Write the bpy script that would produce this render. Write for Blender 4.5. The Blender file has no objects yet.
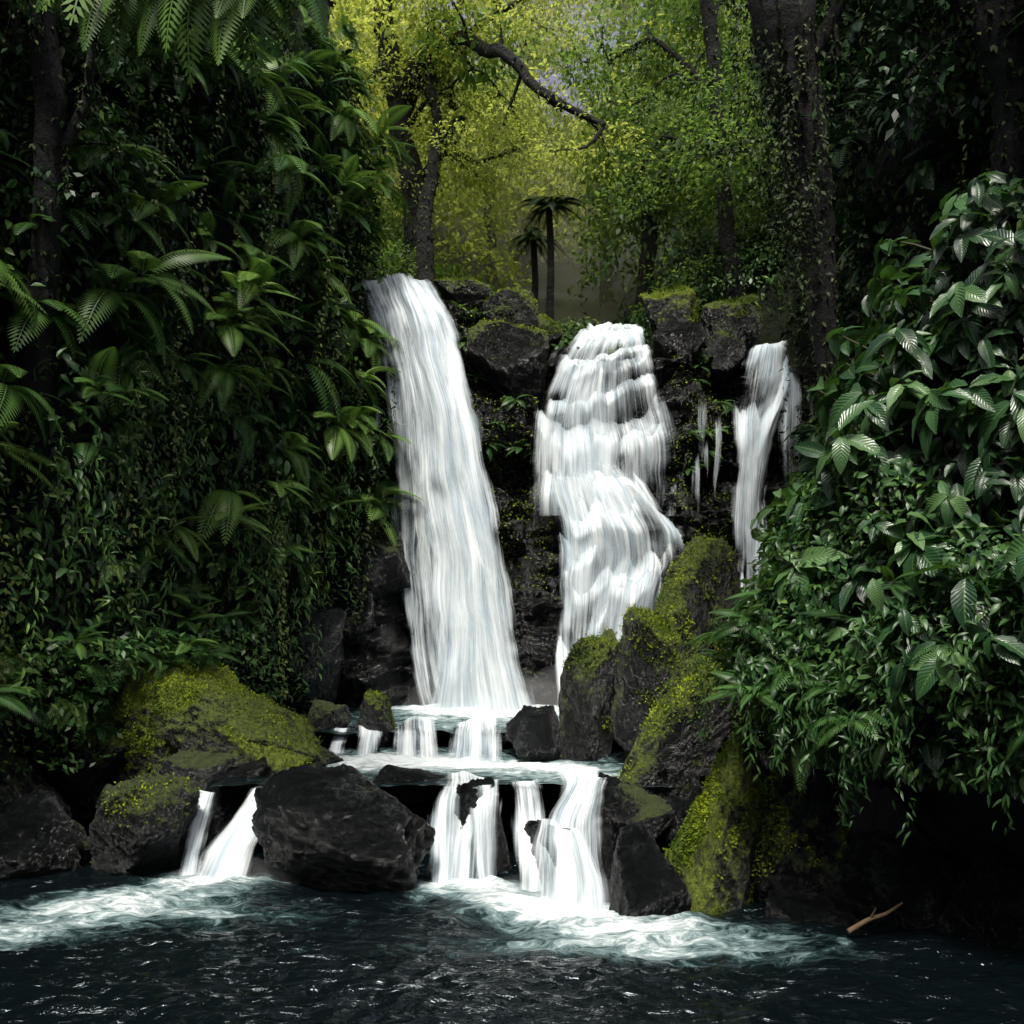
import bpy, bmesh, math, numpy as np
from mathutils import Vector
rng=np.random.default_rng(11)
U=rng.uniform
np.seterr(invalid='ignore')
CAMZ=3.0; HOR=600.
def W(a,b,d):   # image pixel column / row plus estimated depth -> world metres
    return np.array([(a-512)/1024*d, d, CAMZ+(HOR-b)/1024*d])
def S(x,a,b):
    t=np.clip((np.asarray(x,float)-a)/(b-a),0,1); return t*t*(3-2*t)
def nrm(v): return v/(np.linalg.norm(v,axis=-1,keepdims=True)+1e-9)
def h3(x,y,z):
    n=(x*73856093)^(y*19349663)^(z*83492791)
    n=n&0xffffffff; n=((n^(n>>13))*1274126177)&0xffffffff; n=(n^(n>>16)); n=(n*2246822519)&0xffffffff; n=n^(n>>15)
    return n/4294967296.0
def vn(p):
    i=np.floor(p).astype(np.int64); f=p-i; f=f*f*(3-2*f)
    x,y,z=i[...,0],i[...,1],i[...,2]; fx,fy,fz=f[...,0],f[...,1],f[...,2]
    def L(a,b,t): return a+(b-a)*t
    r=L(L(L(h3(x,y,z),h3(x+1,y,z),fx),L(h3(x,y+1,z),h3(x+1,y+1,z),fx),fy),
        L(L(h3(x,y,z+1),h3(x+1,y,z+1),fx),L(h3(x,y+1,z+1),h3(x+1,y+1,z+1),fx),fy),fz)
    return r*2-1
def fbm(p,o=4,g=.5):
    p=np.asarray(p,float); s=0;a=1;t=0
    for k in range(o):
        s=s+a*vn(p+k*17.3); t+=a; a*=g; p=p*2.03
    return s/t
def P3(x,y,z):
    x,y,z=np.broadcast_arrays(np.asarray(x,float),np.asarray(y,float),np.asarray(z,float)); return np.stack([x,y,z],-1)

class B:
    def __init__(s): s.V=[];s.F=[];s.uv=[];s.r=[];s.m=[];s.n=0
    def add(s,V,F,uv=None,rnd=0.5,mat=0):
        V=np.asarray(V,float).reshape(-1,3);F=np.asarray(F,np.int64)
        s.V.append(V);s.F.append(F+s.n)
        s.uv.append(np.zeros((len(V),2)) if uv is None else np.asarray(uv).reshape(-1,2))
        s.r.append(np.broadcast_to(np.asarray(rnd,float),(len(V),)) if np.ndim(rnd)==0 else np.asarray(rnd,float).ravel())
        s.m.append(np.full(len(F),mat,np.int32)); s.n+=len(V)
    def inst(s,T,R,Pp,sc,rnd=.5,mat=0):
        TV,TF,TU=T; N=len(Pp)
        if N==0:return
        sc=np.asarray(sc,float)
        if sc.ndim==0: sc=np.full(N,float(sc))
        if sc.ndim==1: sc=np.repeat(sc[:,None],3,1)
        V=np.einsum('nij,nkj->nki',R,TV[None]*sc[:,None,:])+Pp[:,None,:]
        k=len(TV); F=(TF[None]+(np.arange(N)*k)[:,None,None]).reshape(-1,TF.shape[1])
        r=np.repeat(np.broadcast_to(np.asarray(rnd,float),(N,)),k)
        s.add(V.reshape(-1,3),F,np.tile(TU,(N,1)),r,mat)
    def build(s,name,mats,smooth=True,parent=None):
        V=np.concatenate(s.V);uv=np.concatenate(s.uv);r=np.concatenate(s.r);m=np.concatenate(s.m)
        li=np.concatenate([f.ravel() for f in s.F]); tot=np.concatenate([np.full(len(f),f.shape[1]) for f in s.F])
        st=np.concatenate([[0],np.cumsum(tot)[:-1]])
        me=bpy.data.meshes.new(name)
        me.vertices.add(len(V));me.loops.add(len(li));me.polygons.add(len(tot))
        me.vertices.foreach_set('co',V.ravel().astype(np.float32))
        me.loops.foreach_set('vertex_index',li.astype(np.int32))
        me.polygons.foreach_set('loop_start',st.astype(np.int32))
        me.polygons.foreach_set('material_index',m)
        me.polygons.foreach_set('use_smooth',np.full(len(tot),smooth))
        l=me.uv_layers.new(name='UVMap'); l.data.foreach_set('uv',uv[li].ravel().astype(np.float32))
        a=me.attributes.new('rnd','FLOAT','POINT'); a.data.foreach_set('value',r.astype(np.float32))
        me.update(calc_edges=True)
        for x in mats: me.materials.append(x)
        o=bpy.data.objects.new(name,me); bpy.context.scene.collection.objects.link(o)
        if parent: o.parent=parent
        return o
def empty(name):
    e=bpy.data.objects.new(name,None); bpy.context.scene.collection.objects.link(e); return e
def gridF(nu,nv):
    i,j=np.meshgrid(np.arange(nu-1),np.arange(nv-1),indexing='ij'); a=(i*nv+j).ravel()
    return np.stack([a,a+nv,a+nv+1,a+1],-1)
def basis(d,n):
    y=nrm(d);x=nrm(np.cross(y,n));z=np.cross(x,y); return np.stack([x,y,z],-1)
def rdir(N): return nrm(rng.normal(size=(N,3)))

# ---------- templates
def leafT(segs=6,cols=2,w=.2,droop=.25,fold=.25,pk=.45,wave=0):
    t=np.linspace(0,1,segs+1); 
    ww=w*np.sin(np.pi*t**(math.log(.5)/math.log(pk)))**.8; ww[-1]=0; ww[0]=.012
    u=np.linspace(-1,1,cols+1)
    TT,UU=np.meshgrid(t,u,indexing='ij'); WW=ww[:,None]
    X=UU*WW; Y=TT*(1-.15*droop*TT); Z=np.abs(UU)*WW*fold-droop*TT**2+wave*np.sin(TT*22)*np.abs(UU)*WW
    return P3(X,Y,Z).reshape(-1,3),gridF(segs+1,cols+1),np.stack([UU*.5+.5,TT],-1).reshape(-1,2)
big=leafT(8,4,.2,.35,.35,.45,.10); big2=leafT(8,4,.24,.6,.3,.5,.08)
med=leafT(3,2,.22,.35,.35); slim=leafT(3,2,.11,.4,.3)
kite=(np.array([[0,0,0],[-.24,.45,.05],[0,1,-.12],[.24,.45,.05]]),np.array([[0,3,2,1]]),np.array([[.5,0],[0,.5],[.5,1],[1,.5]],float))
def frondT(n=26,arch=.6,pl=.3,up=.25):
    V=[];F=[];UVs=[]
    def C(t): return np.array([0,t*(1-.25*arch*t),up*t-arch*t*t])
    for i in range(n):
        t=.08+.92*i/n; c=C(t); c2=C(t+.02); T=(c2-c)/np.linalg.norm(c2-c)
        l=pl*math.sin(math.pi*min(1,t**.75*.93+.06))**.8
        for sgn in (-1,1):
            d=np.array([sgn*.9,0,-.18])+T*.45; d/=np.linalg.norm(d)
            w=T*.5/n*.95
            k=len(V); V+= [c,c+d*l*.45-w,c+d*l+np.array([0,0,-.12*l]),c+d*l*.45+w]
            F.append([k,k+1,k+2,k+3] if sgn<0 else [k,k+3,k+2,k+1]); UVs+=[[.5,0],[.3,.5],[.5,1],[.7,.5]]
    ts=np.linspace(0,1,8)
    for a,b in zip(ts[:-1],ts[1:]):
        k=len(V);A=C(a);Bq=C(b);w=np.array([.006,0,0])
        V+=[A-w,A+w,Bq+w,Bq-w];F.append([k,k+1,k+2,k+3]);UVs+=[[.5,0]]*4
    return np.array(V),np.array(F),np.array(UVs,float)
fr=[frondT(26,.6,.22),frondT(24,.95,.24,.4),frondT(30,.4,.18,.1),frondT(18,.8,.28,.3)]

# ---------- materials
def mat(name):
    m=bpy.data.materials.new(name);m.use_nodes=True;nt=m.node_tree;nt.nodes.clear()
    o=nt.nodes.new('ShaderNodeOutputMaterial'); return m,nt,nt.nodes,nt.links,o
def ramp(N,els):
    r=N.new('ShaderNodeValToRGB');e=r.color_ramp.elements
    while len(e)<len(els): e.new(.5)
    for k,(p,c) in enumerate(els): e[k].position=p;e[k].color=(*c,1)
    return r
def leafmat(name,c,tc,tr=.3,rough=.42,veins=False,spec=.4):
    m,nt,N,L,o=mat(name)
    a=N.new('ShaderNodeAttribute');a.attribute_name='rnd'
    r=ramp(N,[(0,c[0]),(.6,c[1]),(1,c[2])]);L.new(a.outputs['Fac'],r.inputs[0])
    col=r.outputs[0]
    p=N.new('ShaderNodeBsdfPrincipled');p.inputs['Roughness'].default_value=rough;p.inputs['Specular IOR Level'].default_value=spec
    tc_=N.new('ShaderNodeTexCoord')
    if veins:
        sx=N.new('ShaderNodeSeparateXYZ');L.new(tc_.outputs['UV'],sx.inputs[0])
        s=N.new('ShaderNodeMath');s.operation='SUBTRACT';s.inputs[1].default_value=.5;L.new(sx.outputs[0],s.inputs[0])
        ab=N.new('ShaderNodeMath');ab.operation='ABSOLUTE';L.new(s.outputs[0],ab.inputs[0])
        mr=N.new('ShaderNodeMapRange');mr.inputs[1].default_value=.015;mr.inputs[2].default_value=.05;mr.inputs[3].default_value=1;mr.inputs[4].default_value=0;L.new(ab.outputs[0],mr.inputs[0])
        q=N.new('ShaderNodeMath');q.operation='MULTIPLY_ADD';q.inputs[1].default_value=-.5;L.new(ab.outputs[0],q.inputs[0]);L.new(sx.outputs[1],q.inputs[2])
        q2=N.new('ShaderNodeMath');q2.operation='MULTIPLY';q2.inputs[1].default_value=70;L.new(q.outputs[0],q2.inputs[0])
        q3=N.new('ShaderNodeMath');q3.operation='SINE';L.new(q2.outputs[0],q3.inputs[0])
        m2=N.new('ShaderNodeMix');m2.data_type='RGBA';L.new(mr.outputs[0],m2.inputs[0]);L.new(col,m2.inputs[6]);m2.inputs[7].default_value=(.09,.16,.05,1)
        col=m2.outputs[2]
        bu=N.new('ShaderNodeBump');bu.inputs['Strength'].default_value=.25;bu.inputs['Distance'].default_value=.01;L.new(q3.outputs[0],bu.inputs['Height']);L.new(bu.outputs[0],p.inputs['Normal'])
    L.new(col,p.inputs['Base Color'])
    if tr>0:
        t=N.new('ShaderNodeBsdfTranslucent');t.inputs[0].default_value=(*tc,1)
        ms=N.new('ShaderNodeMixShader');ms.inputs[0].default_value=tr;L.new(p.outputs[0],ms.inputs[1]);L.new(t.outputs[0],ms.inputs[2]);L.new(ms.outputs[0],o.inputs[0])
    else: L.new(p.outputs[0],o.inputs[0])
    return m
M_near=leafmat('broadleaf_green',[(.010,.034,.014),(.033,.09,.032),(.10,.19,.065)],(.1,.24,.03),.15,.32,True,.55)
M_dark=leafmat('understory_green',[(.007,.026,.008),(.028,.078,.018),(.10,.18,.03)],(0,0,0),0,.42)
M_fern=leafmat('fern_green',[(.016,.05,.014),(.05,.125,.03),(.14,.25,.05)],(.12,.24,.03),.2,.40)
M_vine=leafmat('hanging_moss_green',[(.012,.024,.006),(.038,.066,.012),(.10,.13,.02)],(0,0,0),0,.7)
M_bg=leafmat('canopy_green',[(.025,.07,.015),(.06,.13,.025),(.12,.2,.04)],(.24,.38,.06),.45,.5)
M_glow=leafmat('painted_glow_canopy_green',[(.08,.13,.02),(.16,.22,.03),(.28,.34,.05)],(.62,.70,.12),.5,.5)  # brighter copy of the canopy green, sun glow painted into the colour
M_haze=leafmat('haze_tinted_canopy_green',[(.2,.27,.08),(.3,.36,.11),(.4,.45,.16)],(.74,.8,.28),.5,.7)  # palest leaf tier, distance haze mixed into the colour itself
M_tuft=leafmat('moss_tuft_green',[(.03,.06,.006),(.12,.18,.012),(.28,.35,.02)],(.16,.22,.02),0,.9,False,.1)

def rockmat(name,moss=.0,dark=1.0,mc=((.02,.035,.005),(.08,.11,.012)),rough=.3):
    m,nt,N,L,o=mat(name)
    tc=N.new('ShaderNodeTexCoord')
    n1=N.new('ShaderNodeTexNoise');n1.inputs['Scale'].default_value=1.6;n1.inputs['Detail'].default_value=7;n1.inputs['Roughness'].default_value=.7;L.new(tc.outputs['Object'],n1.inputs[0])
    n2=N.new('ShaderNodeTexNoise');n2.inputs['Scale'].default_value=18;n2.inputs['Detail'].default_value=5;n2.inputs['Roughness'].default_value=.75;L.new(tc.outputs['Object'],n2.inputs[0])
    r=ramp(N,[(.38,(.003*dark,.005*dark,.006*dark)),(.54,(.014*dark,.018*dark,.021*dark)),(.7,(.09*dark,.10*dark,.105*dark))]);L.new(n1.outputs[0],r.inputs[0])
    sp=ramp(N,[(.42,(.3,.3,.3)),(.62,(2.0,2.0,2.0))]);L.new(n2.outputs[0],sp.inputs[0])
    ml=N.new('ShaderNodeMix');ml.data_type='RGBA';ml.blend_type='MULTIPLY';ml.inputs[0].default_value=1;L.new(r.outputs[0],ml.inputs[6]);L.new(sp.outputs[0],ml.inputs[7])
    g=N.new('ShaderNodeNewGeometry');sx=N.new('ShaderNodeSeparateXYZ');L.new(g.outputs['Normal'],sx.inputs[0])
    a=N.new('ShaderNodeMath');a.operation='MULTIPLY_ADD';a.inputs[1].default_value=2.6;L.new(n1.outputs[0],a.inputs[0]);L.new(sx.outputs[2],a.inputs[2])
    a2=N.new('ShaderNodeMath');a2.operation='MULTIPLY_ADD';a2.inputs[1].default_value=.9;L.new(n2.outputs[0],a2.inputs[0]);L.new(a.outputs[0],a2.inputs[2])
    mr=N.new('ShaderNodeMapRange');mr.inputs[1].default_value=2.95-moss*1.6;mr.inputs[2].default_value=3.4-moss*1.6;L.new(a2.outputs[0],mr.inputs[0])
    rm=ramp(N,[(.35,mc[0]),(.68,mc[1])]);L.new(n2.outputs[0],rm.inputs[0])
    mx=N.new('ShaderNodeMix');mx.data_type='RGBA';L.new(mr.outputs[0],mx.inputs[0]);L.new(ml.outputs[2],mx.inputs[6]);L.new(rm.outputs[0],mx.inputs[7])
    p=N.new('ShaderNodeBsdfPrincipled');L.new(mx.outputs[2],p.inputs['Base Color'])
    rg=N.new('ShaderNodeMapRange');rg.inputs[3].default_value=rough;rg.inputs[4].default_value=.95;L.new(mr.outputs[0],rg.inputs[0]);L.new(rg.outputs[0],p.inputs['Roughness'])
    if rough<.3: p.inputs['Specular IOR Level'].default_value=.6
    n3=N.new('ShaderNodeTexNoise');n3.inputs['Scale'].default_value=3;n3.inputs['Detail'].default_value=10;n3.inputs['Roughness'].default_value=.68;L.new(tc.outputs['Object'],n3.inputs[0])
    bu=N.new('ShaderNodeBump');bu.inputs['Strength'].default_value=1;bu.inputs['Distance'].default_value=.5;L.new(n3.outputs[0],bu.inputs['Height']);L.new(bu.outputs[0],p.inputs['Normal'])
    L.new(p.outputs[0],o.inputs[0]); return m
M_wet=rockmat('wet_basalt',.0,.42,rough=.22); M_rock=rockmat('basalt_some_moss',.45,.5,rough=.28); M_moss=rockmat('mossy_basalt',.85,.7,((.04,.065,.006),(.25,.32,.02)))
M_moss2=rockmat('mossy_basalt_dark',.65,.45,((.03,.05,.006),(.17,.23,.018)),.25)
M_cliff=rockmat('wet_cliff_rock',.35,.42,rough=.22); M_soil=rockmat('dark_soil_and_roots',.3,.3,((.006,.010,.003),(.02,.03,.008)),.8)
M_bark=rockmat('mossy_bark',.45,.16,((.010,.015,.004),(.045,.06,.012)),.8)
M_hill=rockmat('forest_floor',.9,.5,((.008,.016,.004),(.025,.04,.01)),.9)

def watermat():
    m,nt,N,L,o=mat('river_water')
    tc=N.new('ShaderNodeTexCoord')
    a=N.new('ShaderNodeAttribute');a.attribute_name='rnd'
    mp=N.new('ShaderNodeMapping');mp.inputs['Scale'].default_value=(1.4,3.2,1);L.new(tc.outputs['Object'],mp.inputs[0])
    n=N.new('ShaderNodeTexNoise');n.inputs['Scale'].default_value=1.7;n.inputs['Detail'].default_value=9;n.inputs['Roughness'].default_value=.78;n.inputs['Distortion'].default_value=1.2;L.new(mp.outputs[0],n.inputs[0])
    s=N.new('ShaderNodeMath');s.operation='MULTIPLY_ADD';s.inputs[1].default_value=.5;L.new(a.outputs['Fac'],s.inputs[0]);L.new(n.outputs[0],s.inputs[2])
    mr=N.new('ShaderNodeMapRange');mr.inputs[1].default_value=.66;mr.inputs[2].default_value=1.02;L.new(s.outputs[0],mr.inputs[0])
    p=N.new('ShaderNodeBsdfPrincipled')
    r=ramp(N,[(0,(.002,.004,.005)),(.25,(.010,.028,.030)),(.6,(.17,.25,.26)),(1,(.74,.81,.83))]);L.new(mr.outputs[0],r.inputs[0]);L.new(r.outputs[0],p.inputs['Base Color'])
    rg=N.new('ShaderNodeMapRange');rg.inputs[3].default_value=.04;rg.inputs[4].default_value=.6;L.new(mr.outputs[0],rg.inputs[0]);L.new(rg.outputs[0],p.inputs['Roughness'])
    p.inputs['IOR'].default_value=1.33;p.inputs['Specular Tint'].default_value=(.78,.92,1,1)
    n2=N.new('ShaderNodeTexNoise');n2.inputs['Scale'].default_value=2.5;n2.inputs['Detail'].default_value=4;n2.inputs['Roughness'].default_value=.52;n2.inputs['Distortion'].default_value=1.;L.new(mp.outputs[0],n2.inputs[0])
    ad=N.new('ShaderNodeMath');ad.operation='MULTIPLY_ADD';ad.inputs[1].default_value=.4;L.new(mr.outputs[0],ad.inputs[0]);L.new(n2.outputs[0],ad.inputs[2])
    bu=N.new('ShaderNodeBump');bu.inputs['Strength'].default_value=.6;bu.inputs['Distance'].default_value=.12;L.new(ad.outputs[0],bu.inputs['Height']);L.new(bu.outputs[0],p.inputs['Normal'])
    L.new(p.outputs[0],o.inputs[0]);return m
M_water=watermat()
def fallmat():
    m,nt,N,L,o=mat('falling_water')
    tc=N.new('ShaderNodeTexCoord');a=N.new('ShaderNodeAttribute');a.attribute_name='rnd'
    def st(sx,sy,off,det,dis=0):
        mp=N.new('ShaderNodeMapping');mp.inputs['Scale'].default_value=(sx,sy,1);mp.inputs['Location'].default_value=(off,off*2,0);L.new(tc.outputs['UV'],mp.inputs[0])
        n=N.new('ShaderNodeTexNoise');n.inputs['Scale'].default_value=1;n.inputs['Detail'].default_value=det;n.inputs['Roughness'].default_value=.6;n.inputs['Distortion'].default_value=dis;L.new(mp.outputs[0],n.inputs[0]);return n.outputs[0]
    n1=st(8,.35,3,4,.1);n2=st(38,.5,9,3,.1);n3=st(2.2,1.0,5,3,.4)
    m1=N.new('ShaderNodeMath');m1.operation='MULTIPLY_ADD';m1.inputs[1].default_value=.6;L.new(n2,m1.inputs[0]);L.new(n1,m1.inputs[2])
    m3=N.new('ShaderNodeMath');m3.operation='MULTIPLY_ADD';m3.inputs[1].default_value=.7;L.new(n3,m3.inputs[0]);L.new(m1.outputs[0],m3.inputs[2])
    m2=N.new('ShaderNodeMath');m2.operation='MULTIPLY_ADD';m2.inputs[1].default_value=.8;L.new(a.outputs['Fac'],m2.inputs[0]);L.new(m3.outputs[0],m2.inputs[2])
    mr=N.new('ShaderNodeMapRange');mr.interpolation_type='SMOOTHSTEP';mr.inputs[1].default_value=1.22;mr.inputs[2].default_value=2.05;L.new(m2.outputs[0],mr.inputs[0])
    r=ramp(N,[(.6,(.42,.52,.60)),(.95,(.82,.87,.89))]);L.new(m1.outputs[0],r.inputs[0])
    d=N.new('ShaderNodeBsdfDiffuse');L.new(r.outputs[0],d.inputs[0])
    tr=N.new('ShaderNodeBsdfTransparent')
    mx=N.new('ShaderNodeMixShader');L.new(mr.outputs[0],mx.inputs[0]);L.new(tr.outputs[0],mx.inputs[1]);L.new(d.outputs[0],mx.inputs[2])
    L.new(mx.outputs[0],o.inputs[0]);return m
M_fall=fallmat()
def simplemat(name,c,rough=.8):
    m,nt,N,L,o=mat(name);p=N.new('ShaderNodeBsdfPrincipled');p.inputs['Roughness'].default_value=rough
    n=N.new('ShaderNodeTexNoise');n.inputs['Scale'].default_value=8;n.inputs['Detail'].default_value=5
    r=ramp(N,[(.3,tuple(k*.5 for k in c)),(.7,c)]);L.new(n.outputs[0],r.inputs[0]);L.new(r.outputs[0],p.inputs['Base Color']);L.new(p.outputs[0],o.inputs[0]);return m
M_stem=simplemat('stem_bark',(.05,.05,.025)); M_wood=simplemat('dead_wood',(.16,.10,.05))

# ---------- terrain
LP=np.array([[-7.9,3],[-7.6,8],[-6.6,11],[-5.7,13],[-4.8,14.6],[-4.0,16.2],[-3.4,17.6],[-3.15,18.6],[-3.5,19.8],[-5.5,22]])
RP=np.array([[6.5,3],[5.6,8],[5.1,11],[5.0,14],[5.7,17],[6.4,19.5],[6.6,20.6],[8,23]])
def planx(Q,y): return np.interp(y,Q[:,1],Q[:,0])
def ground(x,y):
    lo=-1.2+14.5*S(planx(LP,y)-x,.6,3.2)+14.5*S(x-planx(RP,y),.6,3.2)+4*S(-y,14,40)
    hi=7.3+np.maximum(0,y-22)*.44+.85*np.maximum(0,np.abs(x-.052*y)-1.4)
    hi=90*np.tanh(hi/90)
    t=S(y,19.9,21.2)
    return lo*(1-t)+np.maximum(hi,0)*t+fbm(P3(x*.25,y*.25,0),3)*.5
def warp(u,a,k): return a*np.sinh(u*k)/np.sinh(k)
gx=warp(np.linspace(-1,1,260),420,4.6);gy=12+warp(np.linspace(-1,1,260),420,4.6)
X,Y=np.meshgrid(gx,gy,indexing='ij');b=B();b.add(P3(X,Y,ground(X,Y)),gridF(260,260));b.build('ground',[M_hill])

def wall(Q,name,zmax=14.,bulge=None,ns=220,nz=200,amp=.7,seed=0,zmin=-1):
    seg=np.r_[0,np.cumsum(np.linalg.norm(np.diff(Q,axis=0),axis=1))]
    def f(s,z):
        l=s*seg[-1]; x=np.interp(l,seg,Q[:,0]);y=np.interp(l,seg,Q[:,1])
        e=.15; x2=np.interp(l+e,seg,Q[:,0])-np.interp(l-e,seg,Q[:,0]);y2=np.interp(l+e,seg,Q[:,1])-np.interp(l-e,seg,Q[:,1])
        n=nrm(P3(y2,-x2,0)); 
        if Q[0,0]>0: n=-n
        off=fbm(P3(l*.5+seed,z*.45,seed),4)*amp+ .25*fbm(P3(l*2,z*1.2,seed+5),3)
        if bulge is not None: off=off+bulge(l,z)
        return P3(x,y,z)+n*np.asarray(off)[...,None],n
    s,z=np.meshgrid(np.linspace(0,1,ns),np.linspace(zmin,zmax,nz),indexing='ij')
    V,_=f(s,z);b=B();b.add(V,gridF(ns,nz));b.build(name,[M_soil]); return f
LW=wall(LP,'gorge_wall',14,lambda l,z:-.5*(1-S(z,1.0,2.6))+.0,seed=3)
RW=wall(RP,'gorge_wall',14,seed=8)

# ---------- right bank lobe (bush hill)
zz=np.array([-1,.6,1.0,1.3,1.6,2.1,2.8,3.35,4.05,4.9,6.1,7,8]);xx=np.array([4.0,3.8,3.5,3.2,2.75,2.3,2.25,2.45,2.95,3.4,3.9,4.5,5.2])
def RB(s,z,off=0):
    s=np.asarray(s,float);xl=np.interp(z,zz,xx);A=np.clip(1-s/.55,0,1);Bk=np.clip((s-.55)/.45,0,1)
    px=xl+2.6*A**1.2+2.6*Bk**1.3
    py=9.6-2.6*A+3.4*Bk
    n=np.where((s<.55)[...,None],nrm(P3(-.75,-.66,.15*np.ones_like(s))),nrm(P3(-.8,.4,.15*np.ones_like(s))))
    p=P3(px,py,z)+ (fbm(P3(px*.9,py*.9,z*.9),3)*.35)[...,None]*n
    return p+n*np.asarray(off)[...,None],n
s,z=np.meshgrid(np.linspace(0,1,120),np.linspace(-1,8,120),indexing='ij')
V,_=RB(s,z,-.45*np.ones_like(s));b=B();b.add(V,gridF(120,120));b.build('river_bank',[M_soil])

# ---------- cliff
def cy(x,z):
    return 18.95+.5*S(x,-1.2,.5)+.8*S(x,3,4.2)-.09*(8.3-z)-.55*(1-S(z,4.7,5.3))*S(x,.1,.5)*(1-S(x,3.0,3.6))-.6*(1-S(z,3.7,4.2))*(1-S(x,-2.3,-1.9))
def ctop(x): return 8.45-.8*S(x,-1.3,.8)
nx_,nz_=520,420
xs=np.linspace(-5,8,nx_);t=np.linspace(0,1.35,nz_)
X,T=np.meshgrid(xs,t,indexing='ij')
notch=np.exp(-((X-1.75)/.75)**2)+np.exp(-((X-4.9)/.5)**2)
top=ctop(X)+.3*fbm(P3(X*1.1,0,7),3)*(1-np.clip(notch,0,1))-.05*notch
Z=np.where(T<1,-.5+T*(top+.5),top+(T-1)*.8)
def strata(f,seed):
    q=Z*f+1.3*fbm(P3(X*.6,Z*.2,seed),3);led=np.floor(q); fr_=q-led
    blk=h3(np.floor(X*f*.8+led*.37+.4*fbm(P3(X,Z,seed+2),2)).astype(np.int64),led.astype(np.int64),np.zeros_like(led,dtype=np.int64)+seed)
    return (blk-.4)+ .35*fr_
Yc=cy(X,Z)+.5*fbm(P3(X*.8,Z*1.1,1),6,.58)-.42*strata(1.2,3)-.2*strata(2.9,8)+np.maximum(0,T-1)*14
CV=P3(X,Yc,Z+.1*fbm(P3(X*2,Z*2,4),3))
b=B();b.add(CV,gridF(nx_,nz_));b.build('cliff',[M_cliff])
du=np.gradient(CV,axis=0);dv=np.gradient(CV,axis=1);CN=nrm(np.cross(du,dv))

# ---------- falls
def fall(b,rows,dens,seed,off=0.,wob=.1,endfade=False,nu=50,nv=80,brk=0.,tiers=0,bul=.06):
    R=np.array(rows,float);k=np.linspace(0,len(R)-1,nv);idx=np.arange(len(R))
    Rr=np.stack([np.interp(k,idx,R[:,j]) for j in range(4)],-1)
    ker=np.ones(9)/9
    for j in range(4):
        q=np.pad(Rr[:,j],4,mode='edge');Rr[:,j]=np.convolve(q,ker,'valid')
    Lf=np.array([W(a,c,d) for a,_,c,d in Rr]);Rt=np.array([W(a,c,d) for _,a,c,d in Rr])
    u=np.linspace(0,1,nu)
    V=Lf[:,None,:]*(1-u)[None,:,None]+Rt[:,None,:]*u[None,:,None]
    ln=np.r_[0,np.cumsum(np.linalg.norm(np.diff((Lf+Rt)/2,axis=0),axis=1))]
    wd=np.linalg.norm(Rt-Lf,axis=1).mean()
    UU=np.broadcast_to(u[None]*wd+seed*3.1,V.shape[:2]);VV=np.broadcast_to(ln[:,None]+seed*1.7,V.shape[:2])
    V=V.copy();V[...,1]+=off-wob*fbm(P3(UU*3.5,VV*.5,seed),4)-bul*np.sin(np.pi*u)[None]*wd
    V[...,0]+=.09*fbm(P3(UU*1.2,VV*.9,seed+3),3)
    if not endfade: V[:8,:,2]+=(.12*fbm(P3(UU*2.5,0,seed),3))[:8]*np.linspace(1,0,8)[:,None]
    v=np.linspace(0,1,nv)
    D=dens(np.broadcast_to(u[None],UU.shape),np.broadcast_to(v[:,None],UU.shape))
    if tiers:
        q=v[:,None]*tiers+1.1*fbm(P3(UU*1.3,0,seed+2),4)+.5;ft=q-np.floor(q)
        am=h3((np.floor(UU*1.7)).astype(np.int64),np.floor(q).astype(np.int64),np.zeros(UU.shape,dtype=np.int64)+int(seed))
        D=D+.42*np.exp(-ft*4)-.30*S(ft,.35,1)*(.4+am)
        V[...,1]-=.22*(S(ft,.0,.3)-ft)
    if brk: D=D-brk*S(fbm(P3(UU*1.6,VV*1.0,seed+9),4),.0,.55)
    ed=np.minimum(u,1-u)[None]*wd+.12*fbm(P3(UU*0+seed+(u[None]>.5)*7,VV*1.4,3),4)
    fw=min(.3,wd*.45)
    D=D*S(ed+.02,0,fw) -.7*(1-S(ed,-.03,fw))
    if endfade: D=D-.8*(1-S(v[:,None]+.22*fbm(P3(UU*5,0,seed),3),.0,.4))-.9*S(v[:,None]+.5*fbm(P3(UU*5,.5,seed),3),.4,1.1)
    b.add(V,gridF(nv,nu),np.stack([UU,VV],-1),D)
c=lambda q:(lambda u,v:np.full(u.shape,q))
sp=lambda q:(lambda u,v:q*np.sin(np.pi*u)**.6)
b=B()
r1=[(366,432,277,19.2),(370,440,287,18.8),(382,458,320,18.4),(394,480,400,18.1),(400,503,490,17.95),(404,522,580,17.85),(410,536,660,17.75),(420,548,716,17.7)]
fall(b,r1,lambda u,v:.42+.9*np.exp(-((u-.66+.1*v)/.25)**2),1,brk=.45,nu=70,nv=120)
fall(b,[(a+10,q-10,y_,d-.16) for a,q,y_,d in r1],lambda u,v:.3+.5*np.sin(np.pi*u),2,wob=.2,brk=.3)
fall(b,[(a-22+k*2,a+40,y_,d+.05) for k,(a,q,y_,d) in enumerate(r1)],c(.55),3,brk=.5)
fall(b,[(440,484,530,17.5),(434,504,580,17.4),(428,524,640,17.35),(412,548,716,17.3)],lambda u,v:.0+.95*v,4)
b.build('waterfall',[M_fall])
b=B()
r2=[(584,638,326,20.2),(574,648,333,19.3),(560,657,348,18.85),(546,666,368,18.7),(530,676,400,18.6),(520,688,440,18.5),(517,692,520,18.4)]
fall(b,r2,lambda u,v:1.05-.62*v*(1-np.exp(-((u-.42)/.2)**2)),5,wob=.15,brk=.5,tiers=3.2,bul=.02,nu=110,nv=140)
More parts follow.
